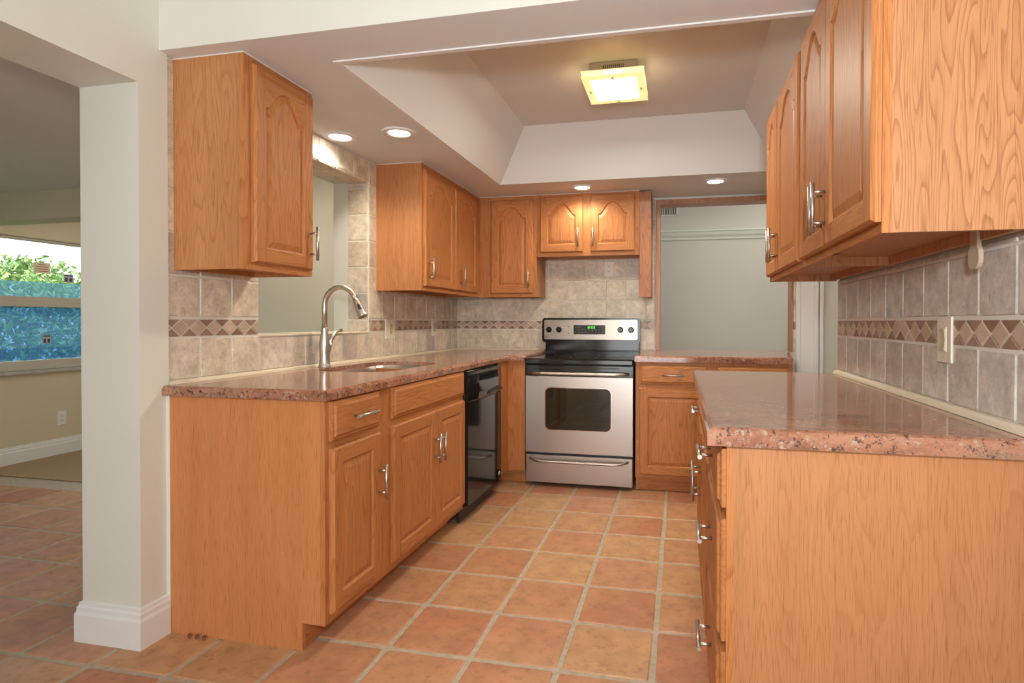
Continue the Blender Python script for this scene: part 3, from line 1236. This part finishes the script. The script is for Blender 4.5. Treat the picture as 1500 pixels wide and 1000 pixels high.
# sink
sk = thing('kitchen_sink', 'undermount stainless steel sink set in the left granite counter', 'sink', (-1.54, 2.71, HB))
bm = B()
L0 = [(x + 1.54, y - 2.71) for x, y in rrect(-1.755, -1.325, 2.360, 3.060, .16, 8)]
rings = []
for d, z in ((-.015, -.0015), (.0095, -.0015), (.0112, .016), (.014, .014), (.018, -.02), (.026, -.16), (.045, -.185), (.11, -.190)):
    rings.append([bm.verts.new((x, y, z)) for x, y in offset(L0, d)])
for a, b2 in zip(rings, rings[1:]):
    ring_faces(bm, a, b2, 0, True)
bm.faces.new(rings[-1])
finish('bowl', bm, STEEL, sk)
bm = B()
lathe(bm, [(.045, -.188), (.045, -.184), (.034, -.184), (.030, -.187)], (0, 0, 0), 'z', 20)
finish('drain', bm, CHROME, sk)

# faucet
fc = thing('faucet', 'brushed nickel gooseneck pull down faucet behind the sink', 'faucet', (-1.790, 2.585, .914))
bm = B()
lathe(bm, [(.031, 0), (.031, .004), (.027, .012), (.0235, .04), (.024, .075), (.0265, .10), (.026, .125), (.020, .165), (.0165, .20), (.0162, .205)])
finish('body', bm, NICKEL, fc)
bm = B()
path = [(0, 0, .20), (0, 0, .30)]
RA = .098
for k in range(1, 15):
    a = PI - k * PI * .875 / 14
    path.append((RA + RA * math.cos(a), -.0 - .02 * (k / 14), .312 + RA * math.sin(a)))
tube(bm, path, .0135, 16)
finish('spout', bm, NICKEL, fc)
e0, e1 = Vector(path[-1]), (Vector(path[-1]) - Vector(path[-2])).normalized()
bm = B()
tube(bm, [e0, e0 + e1 * .012, e0 + e1 * .02, e0 + e1 * .06, e0 + e1 * .098, e0 + e1 * .102], [.0138, .0150, .0165, .019, .0245, .0235], 18)
sp = finish('spray_head', bm, NICKEL, fc)
bm = B()
sd = Vector((.55, -.80, .22)).normalized()
sd = (sd - e1 * sd.dot(e1)).normalized()
tube(bm, [e0 + e1 * .028 + sd * .0125, e0 + e1 * .045 + sd * .0150, e0 + e1 * .062 + sd * .0145, e0 + e1 * .076 + sd * .0135], [.003, .0080, .0080, .003], 12)
finish('spray_button', bm, BLACKM, sp)
bm = B()
tube(bm, [(.004, .012, .055), (.008, .022, .10), (.010, .034, .135)], [.010, .014, .013], 14)
tube(bm, [(.010, .032, .122), (.012, .042, .150), (.014, .062, .172), (.016, .090, .186), (.018, .118, .190)], [.010, .0105, .0095, .0085, .0095], 14)
finish('lever', bm, NICKEL, fc)

# ------------------------------------------------------------------ dishwasher
dw = thing('dishwasher', 'glossy black dishwasher between the sink cabinet and the corner', 'dishwasher', (-1.178, 2.992, 0), RL)
w = .606
bxo('tub', BLACKM, dw, .004, w - .004, .004, .60, .10, .868)
bm = B()
n = 14
for z0, z1, bulge, base in ((.108, .688, .004, .012),):
    A = [(w * k / n, -base - bulge * math.sin(PI * k / n)) for k in range(n + 1)]
    poly = [(x, y) for x, y in A] + [(w, .004), (0, .004)]
    prism(bm, poly, lambda u, v, k: (u, v, k), z0, z1)
finish('door', bm, BLACK, dw)
bm = B()
cp = [(.690, -.018), (.700, -.026), (.74, -.034), (.80, -.034), (.846, -.024), (.862, -.012), (.866, .004), (.690, .004)]
rows = []
for k in range(n + 1):
    x = w * k / n
    s = .40 + .60 * min(1, math.sin(PI * k / n) * 1.6)
    rows.append([bm.verts.new((x, y * s if y < 0 else y, z)) for z, y in cp])
for a, b2 in zip(rows, rows[1:]):
    ring_faces(bm, a, b2, 0, False)
bm.faces.new(rows[0])
bm.faces.new(rows[-1][::-1])
pn = finish('control_panel', bm, BLACK, dw)
bm = B()
prism(bm, [(.30 + .26 * k / 10, .705 + .012 * math.sin(PI * k / 10)) for k in range(11)] + [(.56 - .26 * k / 10, .722 + .020 * math.sin(PI * k / 10)) for k in range(11)],
      lambda u, v, k: (u, k, v), -.0355, -.026)
finish('pocket_handle', bm, SLOT, pn)
for k in range(5):
    bxo('button', DKGREY, pn, .10 + .03 * k, .12 + .03 * k, -.0352, -.030, .800, .806)
bm = B()
box(bm, .004, w - .004, -.010, .01, .8675, .8725)
finish('top_strip', bm, CHROME, dw)
bm = B()
box(bm, .006, w - .006, .045, .06, .006, .108)
finish('toe_panel', bm, BLACKM, dw)
bm = B()
prism(bm, [(.560 + .016 * math.cos(a * PI / 8), .150 + .010 * math.sin(a * PI / 8)) for a in range(16)], lambda u, v, k: (u, k, v), -.0155, -.0125, 0)
prism(bm, [(.560 + .010 * math.cos(a * PI / 8), .150 + .005 * math.sin(a * PI / 8)) for a in range(16)], lambda u, v, k: (u, k, v), -.0160, -.0150, 1)
finish('badge', bm, [WHITEP, BLACKM], dw)

# ------------------------------------------------------------------ stove
st = thing('stove', 'stainless steel and black electric range against the back wall', 'stove', (-1.0625, 3.814, 0))
w = .760
bxo('body', BLACKM, st, 0.004, w - .004, .030, .66, .035, .872)
for x in (.05, w - .05):
    for y in (.10, .60):
        bm = B()
        lathe(bm, [(.016, 0), (.016, .036)], (x, y, 0), 'z', 12)
        finish('foot', bm, BLACKM, st)
# storage drawer
d = bxo('storage_drawer', STEEL, st, .006, w - .006, .002, .030, .028, .222, bev=.004)


def bow(x0, x1, z, out, y0, rise, n=14):
    p = [(x0, y0, z)]
    for k in range(n + 1):
        u = k / n
        f = min(1, math.sin(PI * u) * 3.2) ** .7 if 0 < u < 1 else 0
        p.append((x0 + (x1 - x0) * u, y0 - out * f, z + rise * (1 - f)))
    p.append((x1, y0, z))
    return p


bm = B()
tube(bm, bow(.036, .722, .186, .040, .002, .012)[1:-1], .0095, 12)
finish('handle', bm, NICKEL, d)
# oven door
d = bxo('oven_door', STEEL, st, .004, w - .004, 0, .030, .238, .772, bev=.003)
bm = B()
prism(bm, rrect(.143, .612, .396, .698, .040), lambda u, v, k: (u, k, v), -.0015, .004)
f1 = finish('window_rim', bm, CHROME, d)
bm = B()
prism(bm, rrect(.149, .606, .402, .692, .036), lambda u, v, k: (u, k, v), -.0025, .004)
finish('window', bm, DKGLASS, d)
bm = B()
box(bm, .004, w - .004, .004, .030, .772, .848, 0, .002)
for z in (.826, .833):
    box(bm, .06, w - .10, .002, .006, z, z + .003, 1)
ts = finish('vent_strip', bm, [BLACK, SLOT], d)
bm = B()
tube(bm, bow(.036, .724, .794, .048, .004, .0)[1:-1], .0115, 12)
finish('handle', bm, NICKEL, d)
bm = B()
box(bm, 0.0, w, -.012, .600, .852, .896, 0, .010)
ck = finish('cooktop', bm, BLACK, st)
for x, y, q in ((.20, .16, .105), (.56, .16, .085), (.20, .42, .085), (.56, .42, .105)):
    bm = B()
    lathe(bm, [(q, .8962), (q, .8966), (q - .003, .8966), (q - .003, .8962)], (x, y, 0), 'z', 32, cap=False)
    finish('burner_ring', bm, DKGREY, ck)
# backguard
bm = B()
box(bm, .010, w - .004, .575, .66, .872, .995, 0, .004)
box(bm, .004, w - .002, .560, .60, .918, .930, 0, .004)
finish('backguard_neck', bm, BLACK, st)
YG = .572
bm = B()
prism(bm, rrect(-.016, w + .002, .988, 1.180, .022), lambda u, v, k: (u, k, v), YG, .66)
bg = finish('backguard', bm, BLACK, st)
bm = B()
prism(bm, rrect(.002, w - .018, 1.010, 1.166, .014), lambda u, v, k: (u, k, v), YG - .004, YG + .002)
finish('control_panel', bm, STEEL_H, bg)
for x in (.040, .122, .610, .693):
    bm = B()
    lathe(bm, [(.023, YG - .004), (.023, YG - .008), (.020, YG - .010), (.018, YG - .028), (.015, YG - .031)], (x, 0, 1.088), 'y', 22)
    box(bm, x - .004, x + .004, YG - .037, YG - .028, 1.070, 1.108, 0, .0015)
    finish('knob', bm, BLACK, bg)
bm = B()
prism(bm, rrect(.241, .493, 1.052, 1.124, .006), lambda u, v, k: (u, k, v), YG - .007, YG - .002)
dp = finish('display', bm, BLACK, bg)
bm = B()
for r_ in range(3):
    for k in range(9):
        x = .258 + .0265 * k
        if r_ == 2 and 2 <= k <= 6:
            continue
        box(bm, x - .008, x + .008, YG - .0085, YG - .006, 1.062 + r_ * .020, 1.071 + r_ * .020, 0, .001)
finish('button_pad', bm, DKGREY, dp)
bm = B()


def seg(x, z, wd, ht, on):
    q = .0022
    S7 = {'a': (0, wd, ht - q, ht), 'b': (wd - q, wd, ht / 2, ht), 'c': (wd - q, wd, 0, ht / 2), 'd': (0, wd, 0, q), 'e': (0, q, 0, ht / 2), 'f': (0, q, ht / 2, ht), 'g': (0, wd, ht / 2 - q / 2, ht / 2 + q / 2)}
    for s in on:
        a = S7[s]
        box(bm, x + a[0], x + a[1], YG - .0085, YG - .0065, z + a[2], z + a[3])


for x, on in ((.346, 'bc'), (.362, 'abged'), (.384, 'abcdef'), (.400, 'abgcd')):
    seg(x, 1.096, .011, .020, on)
box(bm, .3785, .3808, YG - .0085, YG - .0065, 1.101, 1.1035)
box(bm, .3785, .3808, YG - .0085, YG - .0065, 1.109, 1.1115)
finish('clock_digits', bm, GREEN, dp)
for z in (1.060, 1.111):
    bm = B()
    lathe(bm, [(.0045, YG - .0055), (.0045, YG - .003)], (.199, 0, z), 'y', 12)
    finish('indicator_light', bm, SLOT, bg)
bm = B()
lathe(bm, [(.0085, YG - .0055), (.0085, YG - .003)], (.012 + .002, 0, 1.029), 'y', 18)
lathe(bm, [(.006, YG - .0062), (.006, YG - .005)], (.014, 0, 1.029), 'y', 18, 1)
finish('badge', bm, [DKGREY, CHROME], bg)

# ------------------------------------------------------------------ wall cabinets
ZU = 1.3432
HU = ZC - ZU - .0015
XU = -1.5555
cab = thing('wall_cabinet', 'single door oak wall cabinet alone on the near left wall', 'cabinet', (XU, 1.770, ZU), RL, 'oak wall cabinets')
upper_box(cab, .390, .306, HU, VEN_U)
door(cab, .036, .374, .026, .760, .353, .136, .085)
cab = thing('wall_cabinet', 'two door oak wall cabinet on the left wall beyond the sink opening', 'cabinet', (XU, 3.2155, ZU), RL, 'oak wall cabinets')
upper_box(cab, 1.022, .306, HU, VEN_U, (.042, .09), ((.468, .512),))
door(cab, .018, .488, .026, .748, .060, .130, .09)
door(cab, .500, .938, .026, .748, .585, .130, .09)
YU = 4.238
cab = thing('wall_cabinet', 'single door oak wall cabinet in the back corner left of the stove', 'cabinet', (XU, YU, ZU), RB, 'oak wall cabinets')
upper_box(cab, .470, .289, HU, VEN_U, (.100, .045))
door(cab, .100, .440, .026, .754, .410, .136, .09)
cab = thing('wall_cabinet', 'short two door oak cabinet above the stove', 'cabinet', (-1.0845, YU, 1.652), RB, 'oak wall cabinets')
h2 = ZC - 1.652 - .0015
upper_box(cab, .786, .289, h2, VEN_U, (.035, .035), ((.360, .426),), .012)
door(cab, .028, .362, .030, .458, .328, .138, .09)
door(cab, .421, .755, .030, .458, .443, .138, .09)
bm = B()
box(bm, .787, .872, 0, .020, 1.336 - 1.652, h2 - .010, 0, .001)
box(bm, .852, .872, .020, .289, 1.336 - 1.652, h2 - .010, 0)
finish('end_filler', bm, OAK_P, cab)

XUR = .4226
cab = thing('wall_cabinet', 'two door oak wall cabinet nearest the camera on the right wall', 'cabinet', (XUR, 2.105, ZU), RR, 'oak wall cabinets')
upper_box(cab, .776, .294, HU, VEN_R, (.035, .035), ((.37, .40),), .030)
door(cab, .022, .372, .022, .772, .334, .132, .09)
door(cab, .379, .786, .022, .772, .392, .132, .09, gap=.004)
cab = thing('wall_cabinet', 'two door oak wall cabinet at the far end of the right wall', 'cabinet', (XUR, 2.862, ZU), RR, 'oak wall cabinets')
upper_box(cab, .756, .294, HU, VEN_R, (.035, .035), ((.28, .32),), .030)
door(cab, .006, .297, .022, .764, .268, .136, .09)
door(cab, .303, .734, .022, .764, .326, .136, .09)


# ------------------------------------------------------------------ plates and outlets
def plate(name, label, cat, loc, rotz, wd, ht, kind, mats=(IVORY, IVORY_D), group='switches and outlets'):
    """local frame: x across, z up, wall at y=0, face towards -y."""
    t = thing(name, label, cat, loc, rotz, group)
    bm = B()
    box(bm, -wd / 2, wd / 2, -.007, 0, 0, ht, 0, .0025)
    pl_ = finish('wall_plate', bm, mats[0], t)
    bm = B()
    if kind == 'rocker':
        box(bm, -.0165, .0165, -.009, -.004, ht / 2 - .034, ht / 2 + .034, 0, .001)
        finish('rocker_frame', bm, mats[0], t)
        bm = B()
        prism(bm, [(-.008, ht / 2 - .030), (-.0125, ht / 2 - .030), (-.010, ht / 2), (-.0125, ht / 2 + .030), (-.008, ht / 2 + .030)], lambda u, v, k: (k, u, v), -.013, .013)
        finish('rocker', bm, mats[1], t)
    elif kind == 'gfci':
        box(bm, -.0165, .0165, -.010, -.004, ht / 2 - .034, ht / 2 + .034, 0, .001)
        fcx = finish('receptacle', bm, mats[1], t)
        for dz in (-.020, .020):
            for dx in (-.006, .006):
                bxo('slot', SLOT, fcx, dx - .0012, dx + .0012, -.0105, -.009, ht / 2 + dz - .004, ht / 2 + dz + .004)
    else:
        bm.free()
        for dz in (-.020, .020):
            bm = B()
            lathe(bm, [(.0165, -.010), (.0165, -.005)], (0, 0, ht / 2 + dz), 'y', 20)
            fcx = finish('receptacle', bm, mats[0], t)
            for dx in (-.006, .006):
                bxo('slot', SLOT, fcx, dx - .0014, dx + .0014, -.0108, -.009, ht / 2 + dz - .002, ht / 2 + dz + .007)
            bm = B()
            lathe(bm, [(.0025, -.0108), (.0025, -.009)], (0, 0, ht / 2 + dz - .009), 'y', 10)
            finish('slot', bm, SLOT, fcx)
    for dz in (-.048, .048):
        bm = B()
        lathe(bm, [(.003, -.0078), (.003, -.006)], (0, 0, ht / 2 + dz), 'y', 10)
        finish('screw', bm, mats[1], t)
    return t


plate('light_switch', 'ivory rocker switch on the taupe tiles above the right counter', 'light switch', (XRT + .001, 1.742, 1.040), RR, .086, .128, 'rocker')
plate('wall_outlet', 'ivory outlet with a wide plate on the left tiles right of the faucet', 'outlet', (XT - .001, 3.385, 1.036), RL, .126, .130, 'gfci')
plate('wall_outlet', 'narrow ivory outlet on the left tiles close to the back corner', 'outlet', (XT - .001, 4.056, 1.042), RL, .078, .126, 'gfci')
plate('wall_outlet', 'ivory double outlet on the back tiles under the cabinet over the stove', 'outlet', (-.558, YT - .001, 1.515), RB, .080, .121, 'duplex', (IVORY_L, IVORY))
plate('wall_outlet', 'white outlet low on the tan wall below the window', 'outlet', (XWIN, 3.844, .255), RL, .075, .118, 'duplex', (WHITEP, IVORY))

# plastic holder under the right wall cabinet
hk = thing('towel_holder_bracket', 'beige plastic bracket hanging under the near right wall cabinet', 'bracket', (.690, 1.515, ZU))
bm = B()
poly = [(-.016, .0275), (.016, .0275), (.016, -.012), (.024, -.022)] + [(.026 * math.cos(a), -.040 + .026 * math.sin(a)) for a in [0.2 - k * (PI + .4) / 10 for k in range(11)]] + [(-.024, -.022), (-.016, -.012)]
prism(bm, poly, lambda u, v, k: (k, u, v), -.010, 0.0)
finish('plate', bm, TANP, hk)
# rusty screw ends under the left end panel
for k, (x, y) in enumerate(((-1.745, 1.716), (-1.715, 1.717), (-1.683, 1.716))):
    bm = B()
    tube(bm, [(x, y, .006), (x + .012, y - .010, .006)], .006, 8)
    tag(finish('rusty_bolt', bm, RUST), ('leftmost', 'middle', 'rightmost')[k] + ' of three rusty bolts on the floor at the left cabinet panel', 'bolt', 'rusty bolts at the panel foot')

# vent grille in the room beyond
vg = thing('vent_grille', 'small white wall vent high in the room beyond the back opening', 'vent', (-.15, 7.0, 2.44))
bm = B()
for a in ((-.12, .12, 0, .012), (-.12, .12, .098, .11), (-.12, -.108, 0, .11), (.108, .12, 0, .11)):
    box(bm, a[0], a[1], -.012, 0, a[2], a[3])
finish('frame', bm, CREAM, vg)
bxo('backing', SLOT, vg, -.11, .11, -.002, 0, .01, .10)
for k in range(11):
    bm = B()
    box(bm, -.100 + .02 * k - .004, -.100 + .02 * k + .004, -.010, -.003, .012, .098)
    finish('slat', bm, CREAM, vg)

# ------------------------------------------------------------------ lamps
def downlight(x, y, r, power, label):
    t = thing('recessed_light', label, 'ceiling light', (x, y, ZC), 0, 'recessed ceiling lights')
    bm = B()
    lathe(bm, [(r, 0.0), (r, -.004), (r * .92, -.008), (r * .68, -.007), (r * .62, -.0035), (r * .62, 0.0)], (0, 0, 0), 'z', 36, cap=False)
    finish('trim_ring', bm, WHITE, t)
    bm = B()
    lathe(bm, [(r * .62, -.002), (r * .56, -.0040), (r * .2, -.005)], (0, 0, 0), 'z', 32)
    finish('lens', bm, LENS, t)
    L = bpy.data.lights.new('recessed_light_beam', 'SPOT')
    L.energy = power
    L.color = (1.0, 0.90, 0.76)
    L.spot_size = math.radians(150)
    L.spot_blend = 0.6
    L.shadow_soft_size = 0.045
    o = bpy.data.objects.new('recessed_light_beam', L)
    C.objects.link(o)
    o.parent = t
    o.location = (0, 0, -.020)
    return t


downlight(-1.768, 2.690, .088, 12, 'lit round recessed light beside the tiled header over the sink')
downlight(-1.430, 2.695, .088, 10, 'lit round recessed light between the sink header and the ceiling tray')
downlight(-.700, 4.062, .085, 11, 'lit round recessed light above the stove cabinet')
downlight(.238, 4.070, .085, 15, 'lit round recessed light before the back opening')

tl = thing('ceiling_lamp', 'square glass ceiling lamp glowing in the middle of the ceiling tray', 'ceiling lamp', (-.330, 2.932, TZ))
bm = B()
box(bm, -.122, .122, -.118, .118, -.060, 0, 0, .003)
for k in range(11):
    box(bm, -.05 + .01 * k - .0022, -.05 + .01 * k + .0022, -.1195, -.117, -.036, -.018, 1)
finish('base', bm, [NICKEL, SLOT], tl)
bm = B()
box(bm, -.155, .155, -.178, .178, -.070, -.064, 0, .002)
finish('upper_glass', bm, LAMPR, tl)
bm = B()
box(bm, -.155, .155, -.178, .178, -.096, -.089, 0, .002)
finish('lower_glass', bm, LAMPR, tl)
bm = B()
box(bm, -.112, .112, -.128, .128, -.0995, -.0962, 0, .001)
finish('frosted_center', bm, LAMPC, tl)
for x, y in ((0, -.15), (0, .15), (-.13, 0), (.13, 0)):
    bm = B()
    tube(bm, [(x, y, -.060), (x, y, -.106)], .004, 10)
    lathe(bm, [(.007, -.104), (.007, -.0995)], (x, y, 0), 'z', 12)
    finish('clip', bm, NICKEL, tl)
L = bpy.data.lights.new('ceiling_lamp_bulb', 'AREA')
L.shape = 'RECTANGLE'
L.size, L.size_y = .2, .24
L.energy = 14
L.color = (1.0, 0.90, 0.74)
o = bpy.data.objects.new('ceiling_lamp_bulb', L)
C.objects.link(o)
o.parent = tl
o.location = (0, 0, -.109)
L = bpy.data.lights.new('ceiling_lamp_glow', 'POINT')
L.energy = 0.5
L.color = (1.0, 0.80, 0.55)
L.shadow_soft_size = .02
for k, (x, y) in enumerate(((0, -.15), (0, .15), (-.138, 0), (.138, 0))):
    o = bpy.data.objects.new('ceiling_lamp_glow', L)
    C.objects.link(o)
    o.parent = tl
    o.location = (x, y + .0, -.080)
